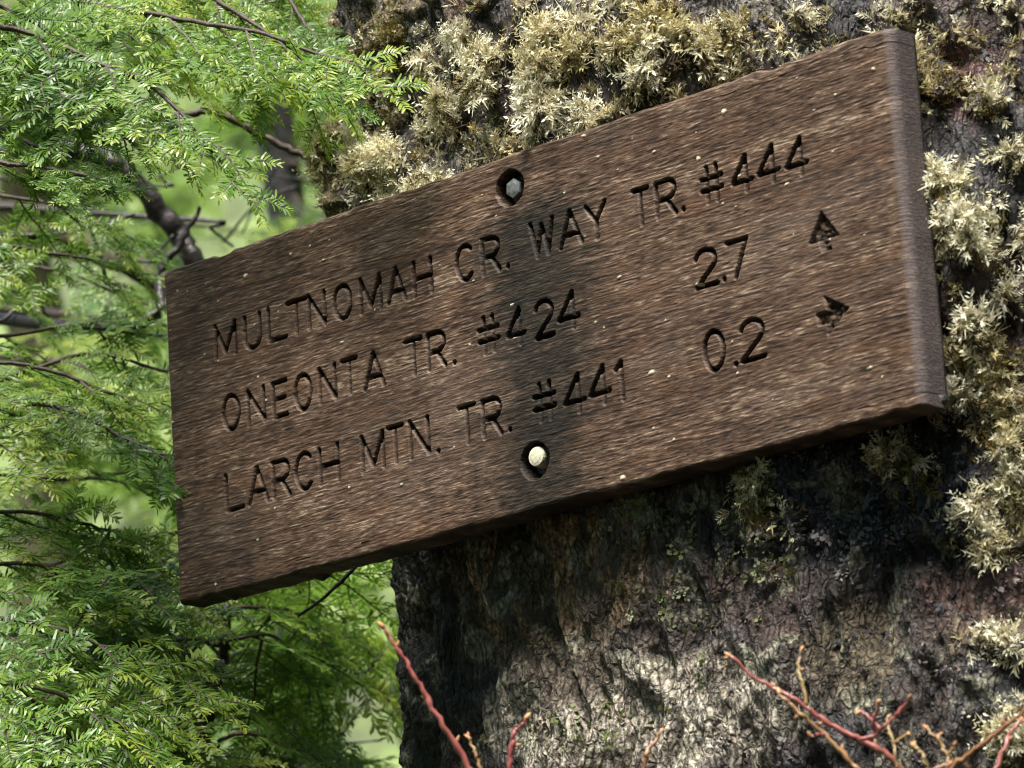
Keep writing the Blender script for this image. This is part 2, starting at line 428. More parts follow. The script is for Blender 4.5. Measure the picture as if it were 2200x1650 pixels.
    blend(sstep(.3, .7, m_) * stk, (.26, .17, .08)); blend(sstep(.3, .7, m_) * (1 - stk), (.06, .048, .02))
    zone(930, 1400, 110, 300, (.018, .018, .011)); zone(1850, 1400, 90, 130, (.12, .095, .055), .9); zone(870, 80, 110, 120, (.1, .085, .07), .7)  # first zone paints the shaded lower left edge of the trunk darker
    zone(1850, 1060, 330, 200, (.02, .022, .029))
    blend(sstep(.1, .5, mound) * .9, (.17, .135, .055))
    blend((1 - sstep(.1, .4, mo)) * sstep(.2, .42, n3(45, 40, 51) + .5 * n3(160, 140, 53)) * .55, (.33, .33, .24))
    me = np_mesh('trunk', P.reshape(-1, 3), grid_faces(len(th), len(zs), True)[:, ::-1])
    attr(me, 'bark_col', col.reshape(-1, 3)); attr(me, 'wet', wet.ravel())
    return me, P, mound, zs
root = empty('mossy_tree', trunk_axis(np.array(0.0)))
TRUNK_ME, TP, TMOUND, TZS = build_trunk()
TP = TP.copy()
tr_o = link('trunk', TRUNK_ME, None, [M_BARK]); tr_o.parent = root; tr_o.matrix_parent_inverse = Matrix.Translation(-root.location)
tag(root, 'thick old tree trunk covered in cream moss, carrying the carved sign', 'tree')

# trunk normals for planting
_du = np.roll(TP, -3, 1) - np.roll(TP, 3, 1); _dv = np.gradient(TP, axis=0)
TN = np.cross(_du, _dv); TN /= np.linalg.norm(TN, axis=-1)[..., None] + 1e-12

# ------------------------------------------------------------------ moss and lichen on the trunk
def tuft_template(kind, rng):
    """four-cornered slips: positions (k,4,3) and how far along each is (k,4)"""
    out, tip = [], []
    def slip(p, d, side, l, w_, t0, t1):
        q = p + d * l
        m_ = p + d * l * .45
        out.append([p, m_ + side * w_, q, m_ - side * w_]); tip.append([t0, (t0 + t1) / 2, t1, (t0 + t1) / 2])
    if kind == 'feather':
        for _ in range(7):
            phi = rng.uniform(0, 2 * math.pi); el = rng.uniform(.15, 1.2)
            d = np.array([math.cos(phi) * math.cos(el), math.sin(phi) * math.cos(el), math.sin(el)])
            L = rng.uniform(.005, .0125); p = np.array([rng.normal(0, .002), rng.normal(0, .002), 0])
            sd_ = np.cross(d, rng.normal(size=3)); sd_ /= np.linalg.norm(sd_); up = np.cross(sd_, d)
            n = 6
            for k in range(n):
                t = (k + .6) / n
                d2 = d + up * 1.1 * t; d2 /= np.linalg.norm(d2)
                pk = p + d2 * L * t
                for s in (-1, 1):
                    b = d2 * .75 + sd_ * s * .75 + rng.normal(size=3) * .22; b /= np.linalg.norm(b)
                    slip(pk, b, np.cross(b, up + rng.normal(size=3) * .4), rng.uniform(.002, .0046) * (1.15 - .5 * t), .00038, t * .8, t * .6 + .4)
            slip(p, (d + up * .3), sd_, L * 1.05, .00045, 0, .9)
    elif kind == 'flake':
        for _ in range(16):
            phi = rng.uniform(0, 2 * math.pi); r = rng.uniform(0, .009)
            p = np.array([math.cos(phi) * r, math.sin(phi) * r, rng.uniform(-.001, .002)])
            a2 = rng.normal(0, .5) + (0 if rng.random() < .5 else math.pi); d = np.array([math.cos(a2), math.sin(a2), rng.uniform(-.15, .45)]); d /= np.linalg.norm(d)
            s = np.cross(d, np.array([0, 0, 1.0]) + rng.normal(size=3) * .35); s /= np.linalg.norm(s)
            l = rng.uniform(.0015, .006); slip(p, d, s, l, l * rng.uniform(.15, .5), .7, 1)
    else:
        for _ in range(34):
            phi = rng.uniform(0, 2 * math.pi); r = rng.uniform(0, .008)
            p = np.array([math.cos(phi) * r, math.sin(phi) * r, rng.uniform(0, .0035)])
            a2 = rng.uniform(0, 2 * math.pi); d = np.array([math.cos(a2), math.sin(a2), rng.uniform(-.1, .8)]); d /= np.linalg.norm(d)
            s = np.cross(d, np.array([0, 0, 1.0]) + rng.normal(size=3) * .5); s /= np.linalg.norm(s)
            l = rng.uniform(.0018, .0042); slip(p, d, s, l, l * .4, .4, 1)
    return np.array(out), np.array(tip)

def plant(name, kind, blobs, count, pal, mat_, size, label, spread=.18, flat=.0):
    rng = np.random.default_rng(len(name) * 13 + count)
    tpl = [tuft_template(kind, np.random.default_rng(100 + i)) for i in range(8)]
    nz, nth = TP.shape[:2]
    j = rng.integers(41, 41 + 386, count * 20); i = rng.integers(4, 486, count * 20)
    P, N = TP[j, i], TN[j, i]
    px, py, d = project(P)
    patch = perlin(P[:, 0] * 45, P[:, 1] * 45, P[:, 2] * 45) + .5 * perlin(P[:, 0] * 110, P[:, 1] * 110, P[:, 2] * 110)
    f = field(blobs, px, py) * (.08 + 1.2 * TMOUND[j, i] if kind == 'feather' else 1.0) + .3 * patch - (.02 if kind == 'feather' else .18)
    rel = P - SIGN_O; uu, nn, vv = rel @ UW, rel @ NW, rel[:, 2]
    behind = (np.abs(uu) < SIGN_W / 2 - .012) & (np.abs(vv) < SIGN_H / 2 - .012)
    ok = (rng.random(len(f)) < np.clip(f, 0, 1)) & ~behind & (px > 560) & (px < 2420) & (py > -160) & (py < 1810)
    ok &= field(blobs, px, py) > .2
    idx = np.nonzero(ok)[0][:count]
    Vs, Cs = [], []
    pal = np.array(pal)
    cn = perlin(P[:, 0] * 25 + 9, P[:, 1] * 25, P[:, 2] * 25)
    for k in idx:
        n = N[k]
        axis = n + np.array([0, 0, rng.uniform(-.35, .45)]) + rng.normal(size=3) * spread; axis /= np.linalg.norm(axis)
        a = np.cross(axis, rng.normal(size=3)); a /= np.linalg.norm(a); b = np.cross(axis, a)
        T, tip = tpl[rng.integers(8)]
        s = size * rng.choice([.55, .8, 1.0, 1.25, 1.5]) * rng.uniform(.85, 1.15)
        V = P[k] + n * .0005 + s * (T[..., :1] * a + T[..., 1:2] * b + T[..., 2:] * axis * (1 - flat))
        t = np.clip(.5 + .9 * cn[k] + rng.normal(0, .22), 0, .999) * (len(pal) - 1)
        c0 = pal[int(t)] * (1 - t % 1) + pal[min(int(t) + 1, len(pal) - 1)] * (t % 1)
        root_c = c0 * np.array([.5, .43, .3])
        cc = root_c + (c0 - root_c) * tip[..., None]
        Vs.append(V.reshape(-1, 3)); Cs.append(cc.reshape(-1, 3))
    V = np.vstack(Vs); Q = np.arange(len(V)).reshape(-1, 4)
    me = np_mesh(name, V, Q, smooth=False); attr(me, 'moss_col', np.vstack(Cs))
    o = link(name, me, None, [mat_]); tag(o, label, 'moss' if kind == 'feather' else 'lichen', kind='stuff')
    print(name, len(idx), len(Q) * 2)
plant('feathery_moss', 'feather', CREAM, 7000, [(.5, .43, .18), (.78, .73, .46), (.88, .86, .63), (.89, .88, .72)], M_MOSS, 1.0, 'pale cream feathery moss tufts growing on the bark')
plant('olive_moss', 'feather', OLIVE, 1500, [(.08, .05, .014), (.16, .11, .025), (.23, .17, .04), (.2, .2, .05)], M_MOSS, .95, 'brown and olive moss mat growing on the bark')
plant('leafy_lichen', 'leafy', LEAFY, 1700, [(.1, .08, .03), (.13, .16, .04), (.2, .24, .09), (.3, .32, .2)], M_LEAFY, .75, 'small green leafy lichen scales on the dark bark', flat=.3)

ROUGH = [(1850, 1100, 350, 200, .9), (1500, 1560, 300, 120, .5), (1600, 70, 150, 90, .8), (1950, 70, 120, 80, .8), (2090, 180, 90, 100, .9), (2050, 1350, 200, 250, .8), (1020, 60, 50, 80, .9), (870, 150, 120, 200, .5), (950, 300, 120, 90, .5), (2100, 800, 120, 200, .5)]
plant('bark_scales', 'flake', ROUGH, 1900, [(.02, .02, .024), (.06, .06, .068), (.1, .065, .055), (.2, .18, .17), (.1, .1, .115)], M_SCALE, .55, 'loose dark scales of flaking bark on the trunk', flat=.2)

# ------------------------------------------------------------------ the carved sign
def px_to_sign(px, py):
    """where a line of sight meets the face of the board"""
    d = RW @ np.array([(px - 1100) / F, (py - 825) / F, 1.0])
    t = ((SIGN_O - CAM) @ NW) / (d @ NW)
    r = CAM + d * t - SIGN_O
    return r @ UW, r[2]

ARC = lambda cx, cy, rx, ry, a0, a1, n=12: [(cx + rx * math.cos(math.radians(a)), cy + ry * math.sin(math.radians(a))) for a in np.linspace(a0, a1, n)]
GLYPH = {  # strokes in a box one wide, one high
    'M': [[(0, 0), (0, 1), (.5, .12), (1, 1), (1, 0)]], 'U': [[(0, 1), (0, .3)] + ARC(.5, .3, .5, .3, 180, 360) + [(1, 1)]], 'L': [[(0, 1), (0, 0), (1, 0)]],
    'T': [[(0, 1), (1, 1)], [(.5, 1), (.5, 0)]], 'N': [[(0, 0), (0, 1), (1, 0), (1, 1)]], 'O': [ARC(.5, .5, .5, .5, 90, 450, 24)], '0': [ARC(.5, .5, .5, .5, 90, 450, 24)],
    'A': [[(0, 0), (.5, 1), (1, 0)], [(.2, .32), (.8, .32)]], 'H': [[(0, 0), (0, 1)], [(1, 0), (1, 1)], [(0, .5), (1, .5)]],
    'C': [ARC(.52, .5, .52, .5, 48, 312, 18)], 'R': [[(0, 0), (0, 1), (.6, 1)] + ARC(.62, .74, .38, .26, 90, -90, 9) + [(0, .48)], [(.5, .48), (1, 0)]],
    'W': [[(0, 1), (.25, 0), (.5, .9), (.75, 0), (1, 1)]], 'Y': [[(0, 1), (.5, .5), (1, 1)], [(.5, .5), (.5, 0)]], 'E': [[(1, 1), (0, 1), (0, 0), (1, 0)], [(0, .52), (.85, .52)]],
    '#': [[(.28, 0), (.28, 1)], [(.75, 0), (.75, 1)], [(0, .34), (1, .34)], [(0, .68), (1, .68)]], '4': [[(.72, 0), (.72, 1), (0, .3), (1, .3)]],
    '2': [ARC(.5, .7, .48, .3, 165, -35, 14) + [(0, 0), (1, 0)]], '7': [[(0, 1), (1, 1), (.35, 0)]], '1': [[(.2, .82), (.75, 1), (.75, 0)]], '.': [[(.5, 0), (.5, .03)]]}
# letter, picture x of its left and right edge, on lines given by two base points and two top points
L1 = ([(467, 769), (1725, 371)], [(461, 700), (1717, 297)])
L2 = ([(484, 924), (1236, 705)], [(478, 856), (1229, 626)])
L3 = ([(489, 1099), (1336, 856)], [(484, 1024), (1331, 776)])
TXT = [(L1, [('M', 463, 505), ('U', 526, 558), ('L', 577, 613), ('T', 617, 656), ('N', 663, 697), ('O', 718, 753), ('M', 775, 816), ('A', 833, 869), ('H', 889, 925), ('C', 981, 1016), ('R', 1036, 1071), ('.', 1084, 1094),
             ('W', 1141, 1188), ('A', 1203, 1248), ('Y', 1260, 1301), ('T', 1362, 1392), ('R', 1411, 1450), ('.', 1461, 1471), ('#', 1507, 1550), ('4', 1573, 1614), ('4', 1629, 1672), ('4', 1689, 1732)]),
       (L2, [('O', 480, 513), ('N', 533, 567), ('E', 587, 615), ('O', 634, 667), ('N', 687, 720), ('T', 735, 767), ('A', 783, 823), ('T', 872, 906), ('R', 920, 955), ('.', 969, 979), ('#', 1029, 1070), ('4', 1090, 1126), ('2', 1151, 1187), ('4', 1200, 1243)]),
       (L3, [('L', 486, 521), ('A', 534, 573), ('R', 587, 620), ('C', 636, 671), ('H', 687, 726), ('M', 778, 823), ('T', 835, 865), ('N', 882, 920), ('.', 934, 944), ('T', 987, 1020), ('R', 1038, 1075), ('.', 1088, 1098), ('#', 1148, 1192), ('4', 1213, 1254), ('4', 1267, 1309), ('1', 1320, 1342)]),
       (([(1500, 619), (1590, 592)], [(1498, 540), (1606, 509)]), [('2', 1494, 1538), ('.', 1548, 1558), ('7', 1564, 1605)]),
       (([(1534, 794), (1640, 766)], [(1530, 710), (1634, 684)]), [('0', 1514, 1554), ('.', 1573, 1583), ('2', 1592, 1640)])]
SEG = []
for (bl, tl), letters in TXT:
    vb = [px_to_sign(*p)[1] for p in bl]; vt = [px_to_sign(*p)[1] for p in tl]
    v0, v1 = sum(vb) / 2, sum(vt) / 2
    for ch, xa, xb in letters:
        s = (bl[1][1] - bl[0][1]) / (bl[1][0] - bl[0][0])
        ym = (bl[0][1] + tl[0][1]) / 2
        ua = px_to_sign(xa, ym + s * (xa - bl[0][0]))[0]; ub = px_to_sign(xb, ym + s * (xb - bl[0][0]))[0]
        jv = random.uniform(-.0006, .0006)
        for st in GLYPH[ch]:
            q = [(ua + (ub - ua) * a, v0 + jv + (v1 - v0) * b) for a, b in st]
            SEG += [(q[k], q[k + 1]) for k in range(len(q) - 1)]
UP_ARROW = [px_to_sign(*p) for p in [(1763, 453), (1803, 505), (1783, 511), (1787, 536), (1765, 543), (1758, 520), (1737, 527)]]
RT_ARROW = [px_to_sign(*p) for p in [(1769, 636), (1824, 661), (1778, 723), (1777, 697), (1758, 702), (1752, 674), (1776, 667)]]
BOLTS = [px_to_sign(1095, 404), px_to_sign(1149, 990)]

def build_board():
    hw, hh, T = SIGN_W / 2, SIGN_H / 2, SIGN_T
    rl, rr, rt, rb = .002, .007, .0025, .0025
    def prof(lo, hi, r0, r1, n):
        """positions and drop along one direction, wrapping round both edges to the back"""
        p, d = [], []
        for k in np.linspace(T, r0, 7): p.append(lo); d.append(k)
        for a in np.linspace(0, 90, 9)[1:-1]: p.append(lo + r0 * (1 - math.cos(math.radians(a)))); d.append(r0 * (1 - math.sin(math.radians(a))))
        m_ = np.linspace(lo + r0, hi - r1, n); p += list(m_); d += [0] * n
        for a in np.linspace(90, 0, 14)[1:-1]: p.append(hi - r1 * (1 - math.cos(math.radians(a)))); d.append(r1 * (1 - math.sin(math.radians(a))))
        for k in np.linspace(r1, T, 7): p.append(hi); d.append(k)
        return np.array(p), np.array(d)
    u1, du = prof(-hw, hw - .004, rl, rr, 830); v1, dv = prof(-hh - .005, hh + .0042, rb, rt, 384)
    Uu, Vv = np.meshgrid(u1, v1); DU, DV = np.meshgrid(du, dv)
    drop = np.clip(DU + DV, 0, T)
    side = drop > .002
    # grain: long wavy fibres
    wv = Vv + .0032 * perlin(Uu * 4, Vv * 11, 2.2) + .0005 * perlin(Uu * 45, Vv * 80, 5.5)
    g1 = perlin(Uu * 24, wv * 430, 1.0); g2 = perlin(Uu * 60, wv * 800, 4.0); g3 = perlin(Uu * 4, wv * 85, 6.0)
    br = perlin(Uu * 9, Vv * 30, 9.0)
    grain = .62 - .62 * np.exp(-(np.abs(g1) / .09) ** 1.3) + .22 * np.exp(-(np.abs(g1 - .35) / .1) ** 2) + .45 * g2 + .28 * g3
    relief = (-.00026 * np.exp(-(np.abs(g1) / .1) ** 1.5) + .00012 * g2 + .00004 * g3) * (1 + .5 * br) * np.where(DU > 0, .35, 1)
    # carving
    D = np.full(Uu.shape, 1.0)
    er = .0002 * perlin(Uu * 260, Vv * 260, 3.0) + .0001 * perlin(Uu * 60, Vv * 400, 7.0)
    for (a, b) in SEG:
        i0, i1 = np.searchsorted(u1, [min(a[0], b[0]) - .005, max(a[0], b[0]) + .005]); j0, j1 = np.searchsorted(v1, [min(a[1], b[1]) - .005, max(a[1], b[1]) + .005])
        x, y = Uu[j0:j1, i0:i1], Vv[j0:j1, i0:i1]
        ex, ey = b[0] - a[0], b[1] - a[1]; l2 = ex * ex + ey * ey + 1e-12
        t = np.clip(((x - a[0]) * ex + (y - a[1]) * ey) / l2, 0, 1)
        D[j0:j1, i0:i1] = np.minimum(D[j0:j1, i0:i1], np.hypot(x - a[0] - t * ex, y - a[1] - t * ey))
    R = .00155
    k = np.clip((R + er - D) / R, 0, 1)
    worn = .9 + .3 * perlin(Uu * 22, Vv * 30, 12.0)
    fib = np.clip(perlin(Uu * 70, wv * 700, 15.0), 0, 1) * .25
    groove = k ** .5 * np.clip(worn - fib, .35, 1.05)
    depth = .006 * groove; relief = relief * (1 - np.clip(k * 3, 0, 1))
    def poly_sd(pts):
        out = np.full(Uu.shape, 1.0); ins = np.zeros(Uu.shape, bool)
        n = len(pts)
        for q in range(n):
            a, b = pts[q], pts[(q + 1) % n]
            ex, ey = b[0] - a[0], b[1] - a[1]
            t = np.clip(((Uu - a[0]) * ex + (Vv - a[1]) * ey) / (ex * ex + ey * ey), 0, 1)
            out = np.minimum(out, np.hypot(Uu - a[0] - t * ex, Vv - a[1] - t * ey))
            c = ((a[1] > Vv) != (b[1] > Vv)) & (Uu < (b[0] - a[0]) * (Vv - a[1]) / (b[1] - a[1] + 1e-12) + a[0])
            ins ^= c
        return np.where(ins, out, -out)
    for ar in (UP_ARROW, RT_ARROW):
        s = poly_sd(ar)
        kk = sstep(-.0004, .0011, s + er * .6)
        rough = .8 + .5 * perlin(Uu * 330, Vv * 330, 21.0) + .25 * perlin(Uu * 120, Vv * 120, 22.0)
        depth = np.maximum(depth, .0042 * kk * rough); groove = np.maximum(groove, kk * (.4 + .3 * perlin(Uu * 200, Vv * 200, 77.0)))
    stain = np.zeros(Uu.shape)
    for n_, (bu, bv) in enumerate(BOLTS):
        r = np.hypot(Uu - bu, Vv - bv) + .0003 * perlin(Uu * 150, Vv * 150, 30.0)
        kk = sstep(.0121, .0108, r)
        depth = np.maximum(depth, .0125 * kk)
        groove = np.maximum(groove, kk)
    # iron streaks below the upper bolt and round the lower one
    bu, bv = BOLTS[0]
    nz = .5 * perlin(Uu * 60, Vv * 18, 40.0) + .6 * perlin(Uu * 14, Vv * 14, 41.0) + .35 * perlin(Uu * 90, Vv * 240, 42.0)
    dn = bv - Vv
    cx = Uu - bu - .012 + .1 * dn * 0
    s1 = np.exp(-(np.abs(cx + .014 * perlin(Vv * 25, 3.3)) / .05) ** 2) * sstep(-.005, .03, dn) * (1 - .15 * sstep(.05, .2, dn))
    cu, cv = BOLTS[1]
    s2 = np.exp(-((Uu - cu + .004) / .03) ** 2 - ((Vv - cv + .012) / .05) ** 2)
    stain = np.clip(sstep(-.05, 1.35, np.maximum(s1, s2) * 1.35 + .4 * nz + .2 * g2 + .5 * perlin(Uu * 22, wv * 190, 44.0)), 0, 1) * sstep(.02, .3, np.maximum(s1, s2)) * .93
    # a little algae along the lower arris and the underside, small pale crumbs on the face
    under = (DV > .001) & (Vv < 0)
    stain = np.maximum(stain, np.where(under, .75, 0) * (.7 + .3 * perlin(Uu * 40, DV * 200, 1)))
    fl = np.zeros(Uu.shape); rs = np.random.default_rng(12)
    spots = [(1254, 290), (1876, 148), (1555, 240), (1285, 337), (1400, 800), (1338, 1025), (1500, 340), (1100, 655), (1330, 595), (1010, 740), (1212, 415), (1870, 790), (735, 735), (527, 592), (863, 1040), (1500, 610), (1690, 395)]
    spots = [px_to_sign(*p) for p in spots] + [(rs.uniform(-hw, hw), rs.uniform(-hh, hh)) for _ in range(70)]
    for q, (su, sv) in enumerate(spots):
        rx = (.002 if q < 17 else .0009) * rs.uniform(.5, 1.3); ry = rx * rs.uniform(.35, .8)
        i0, i1 = np.searchsorted(u1, [su - .008, su + .008]); j0, j1 = np.searchsorted(v1, [sv - .008, sv + .008])
        x, y = Uu[j0:j1, i0:i1] - su, Vv[j0:j1, i0:i1] - sv
        m_ = sstep(1.2, .7, np.hypot(x / rx, y / ry) + .5 * perlin(x * 700, y * 700, q * 1.7))
        fl[j0:j1, i0:i1] = np.maximum(fl[j0:j1, i0:i1], m_)
    edge = np.minimum(np.minimum(hw - np.abs(Uu), 1), hh - np.abs(Vv))
    depth = np.where(side, 0, depth)
    nn = -drop - depth + np.where(drop > T * .98, 0, relief) + fl * .0006 * (drop < .001)
    # worn edges
    wob = .0011 * perlin(Uu * 20, Vv * 20, 60.0) + .0008 * perlin(Uu * 70, Vv * 70, 61.0) - np.where(Vv > 0, .0016, .0006) * sstep(.35, .6, np.abs(perlin(Uu * 33, Vv * 33, 65.0))) * np.sign(Vv)
    Vo = Vv + np.where(np.abs(Vv) > hh - .003, wob, 0); Uo = Uu + np.where(np.abs(Uu + .002) > hw - .007, .0006 * perlin(Uu * 20, Vv * 30, 60.0), 0)
    V = np.stack([Uo, -nn, Vo], -1).reshape(-1, 3)
    Q = grid_faces(len(u1), len(v1))
    nu, nv = len(u1), len(v1)
    ringi = np.concatenate([np.arange(nu), np.arange(1, nv) * nu + nu - 1, (nv - 1) * nu + np.arange(nu - 2, -1, -1), np.arange(nv - 2, 0, -1) * nu])
    V = np.vstack([V, [[0, T, 0]]])
    Tt = np.stack([ringi, np.full(len(ringi), len(V) - 1), np.roll(ringi, -1)], -1)
    me = np_mesh('board', V, Q, Tt)
    pad = lambda a: np.concatenate([a.ravel(), [0]])
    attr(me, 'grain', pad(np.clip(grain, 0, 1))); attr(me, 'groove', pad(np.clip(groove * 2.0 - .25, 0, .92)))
    attr(me, 'stain', pad(stain)); attr(me, 'fleck', pad(fl))
    return me
sign = empty('trail_sign')
sign.matrix_world = Matrix(((UW[0], -NW[0], 0, SIGN_O[0]), (UW[1], -NW[1], 0, SIGN_O[1]), (UW[2], -NW[2], 1, SIGN_O[2]), (0, 0, 0, 1)))
tag(sign, 'weathered brown wooden trail sign with carved lettering bolted to the mossy trunk', 'sign')
link('board', build_board(), sign, [M_WOOD])

def bolt(bu, bv, r, hexa, m, y, tilt):
    b = Bag(); seg = 6 if hexa else 20
    th = np.linspace(0, 2 * math.pi, seg, endpoint=False) + .4
    ring = lambda rr, yy: np.stack([rr * np.cos(th), np.full(seg, yy), rr * np.sin(th)], -1)
    rings = [ring(r, .012), ring(r, .0012), ring(r * .93, 0), ring(r * .55, -.0006)]
    V = np.vstack(rings + [[[0, -.0008, 0]]]); Q = grid_faces(seg, 4, True)[:, ::-1]
    k = np.arange(seg); T = np.stack([3 * seg + (k + 1) % seg, 3 * seg + k, np.full(seg, 4 * seg)], -1)
    b.add(V, Q, T)
    # washer
    th2 = np.linspace(0, 2 * math.pi, 24, endpoint=False)
    w1 = np.stack([.0098 * np.cos(th2), np.full(24, .0095), .0098 * np.sin(th2)], -1); w2 = np.stack([r * .8 * np.cos(th2), np.full(24, .0092), r * .8 * np.sin(th2)], -1)
    me = b.mesh('bolt', smooth=False); o = link('bolt', me, sign, [m]); o.location = (bu, y, bv); o.rotation_euler = (tilt, 0, .05)
    bw = Bag(); bw.add(np.vstack([w1, w2]), grid_faces(24, 2, True)[:, ::-1]); wo = link('washer', bw.mesh('washer'), o, [M_DARKB])
    return o
b1 = bolt(BOLTS[0][0] + .0004, BOLTS[0][1] + .0003, .0066, True, M_STEEL, .0026, .03); b1['label'] = 'grey steel hexagonal bolt head'
b2 = bolt(BOLTS[1][0] + .0002, BOLTS[1][1] + .003, .0064, False, M_PALEB, .0012, -.04); b2['label'] = 'pale crusted round bolt head'

# drips of dark slime and moss under the lower edge
def drips():
    b = Bag(); rs = np.random.default_rng(5)
    for q in range(26):
        u = -.3 + .6 * q / 25 + rs.uniform(-.01, .01); r = rs.uniform(.002, .0045)
        if q in (1, 4): r = .0065
        y = rs.uniform(.008, .024)
        b.tube([(u, y, -SIGN_H / 2 + .002), (u + .001, y, -SIGN_H / 2 - r * .5), (u + .002, y, -SIGN_H / 2 - r * 1.1)], [r * 1.8, r * 1.2, r * .3], 8, 0, None, .4, q)
    o = link('algae_drips', b.mesh('algae_drips'), sign, [noisy_material('wet_algae', [(.3, (.006, .006, .004)), (.7, (.03, .03, .015))], 200, .5)])
    o['kind'] = 'stuff'
drips()

# ------------------------------------------------------------------ hemlock sprays
def spray_mesh(seed, L=.22):
    rng = np.random.default_rng(seed); b = Bag()
    needles_V, needles_A = [], []
    def twig(p, ang, length, lvl, base_tone):
        n = max(3, int(length / .006))
        pts = [p]; a = ang; pitch = rng.normal(0, .08)
        for k in range(n):
            a += rng.normal(0, .05); pitch -= .02 + rng.normal(0, .03)
            pts.append(pts[-1] + length / n * np.array([math.cos(a) * math.cos(pitch), math.sin(a) * math.cos(pitch), math.sin(pitch)]))
        pts = np.array(pts)
        b.tube(pts[::2] if len(pts) > 4 else pts, np.linspace(.0011 if lvl == 0 else .0006, .00025, len(pts[::2]) if len(pts) > 4 else len(pts)), 4, 1)
        # needles in two ranks, a few on top
        step = .0019; s = .002
        cum = np.concatenate([[0], np.cumsum(np.linalg.norm(np.diff(pts, axis=0), axis=1))])
        while s < cum[-1] + .001:
            i = min(np.searchsorted(cum, s) - 1, len(pts) - 2); i = max(i, 0)
            t = (s - cum[i]) / (cum[i + 1] - cum[i] + 1e-9); q = pts[i] * (1 - t) + pts[i + 1] * t
            d = pts[i + 1] - pts[i]; d /= np.linalg.norm(d)
            sd_ = np.array([-d[1], d[0], 0]); sd_ /= np.linalg.norm(sd_) + 1e-9; up = np.cross(d, sd_)
            end = s / cum[-1]
            for side in (-1, 1):
                if rng.random() < .06: continue
                fa = math.radians(rng.normal(66 - 25 * end ** 4, 9))
                l = rng.uniform(.0075, .013) * (1 - .45 * end ** 3) * (1.0 if rng.random() > .15 else .6)
                lift = rng.normal(.08, .14)
                dr = d * math.cos(fa) + sd_ * side * math.sin(fa) + up * lift; dr /= np.linalg.norm(dr)
                wd = np.cross(dr, up + sd_ * rng.normal(0, .35) + d * rng.normal(0, .3)); wd /= np.linalg.norm(wd)
                nn = np.cross(wd, dr); w_ = .00082
                p0 = q; p1 = q + dr * l * .5 + nn * .0004; p2 = q + dr * l - nn * .0006
                needles_V.append([p0 - wd * w_ * .35, p0 + wd * w_ * .35, p1 + wd * w_, p1 - wd * w_, p2 + wd * w_ * .55, p2 - wd * w_ * .55])
                tone = np.clip(base_tone + .3 * end ** 2 + rng.normal(0, .13), 0, 1)
                needles_A.append([tone] * 6)
            s += step * rng.uniform(.75, 1.25)
        if lvl < 2:
            sp = .0155 if lvl == 0 else .022; s = .014; sgn = rng.choice([-1, 1])
            while s < cum[-1] - .012:
                i = max(min(np.searchsorted(cum, s) - 1, len(pts) - 2), 0); e_ = s / cum[-1]
                l2 = length * (.5 if lvl == 0 else .42) * (1 - e_) ** .75 * rng.uniform(.65, 1.15) + .012
                if l2 > .016:
                    d = pts[i + 1] - pts[i]; aa = math.atan2(d[1], d[0])
                    twig(pts[i], aa + sgn * math.radians(rng.normal(50, 7)), l2, lvl + 1, base_tone + rng.normal(0, .08))
                sgn = -sgn; s += sp * rng.uniform(.8, 1.3)
    twig(np.zeros(3), 0, L, 0, .42 + rng.normal(0, .06))
    V = np.array(needles_V); k = len(V); idx = np.arange(k)[:, None] * 6
    Q = np.vstack([idx + np.array([[0, 1, 2, 3]]), idx + np.array([[3, 2, 4, 5]])])
    b.add(V.reshape(-1, 3), Q, None, np.array(needles_A).ravel(), 0)
    me = b.mesh('spray', 'tone', smooth=False)
    me.materials.append(M_NEEDLE); me.materials.append(M_TWIG)
    return me
SPRAYS = [spray_mesh(200 + i, L) for i, L in enumerate((.15, .14, .13, .115, .1, .09, .08, .12, .1, .065))]
NT = sum(len(m.polygons) for m in SPRAYS); print('spray faces', NT)

def frame(d, up):
    d = d / np.linalg.norm(d); s = np.cross(up, d); s /= np.linalg.norm(s); u = np.cross(d, s)
    return Matrix(((d[0], s[0], u[0]), (d[1], s[1], u[1]), (d[2], s[2], u[2]))).to_4x4()

def put_spray(parent, root_loc, p, d, up, tpl, scale):
    o = bpy.data.objects.new('spray', SPRAYS[tpl]); C.objects.link(o)
    o.parent = parent                        # the bough's own frame is the world's
    o.matrix_basis = Matrix.Translation(Vector(p)) @ frame(np.asarray(d), np.asarray(up)) @ Matrix.Scale(scale, 4)
    o['kind'] = 'stuff'
    return o

def wood_branch(name, rootobj, pts, r0, r1, m, seg=8, wob=.25, parent=None, n=6):
    P = spline(pts, n); P = P + .15 * r0 * RNG.normal(size=P.shape)
    b = Bag(); b.tube(P, np.linspace(r0, r1, len(P)), seg, 0, None, wob, RNG.uniform(0, 50))
    o = link(name, b.mesh(name), None, [m]); par = parent or rootobj
    o.parent = par; o.matrix_parent_inverse = Matrix.Translation(-rootobj.location)
    return o

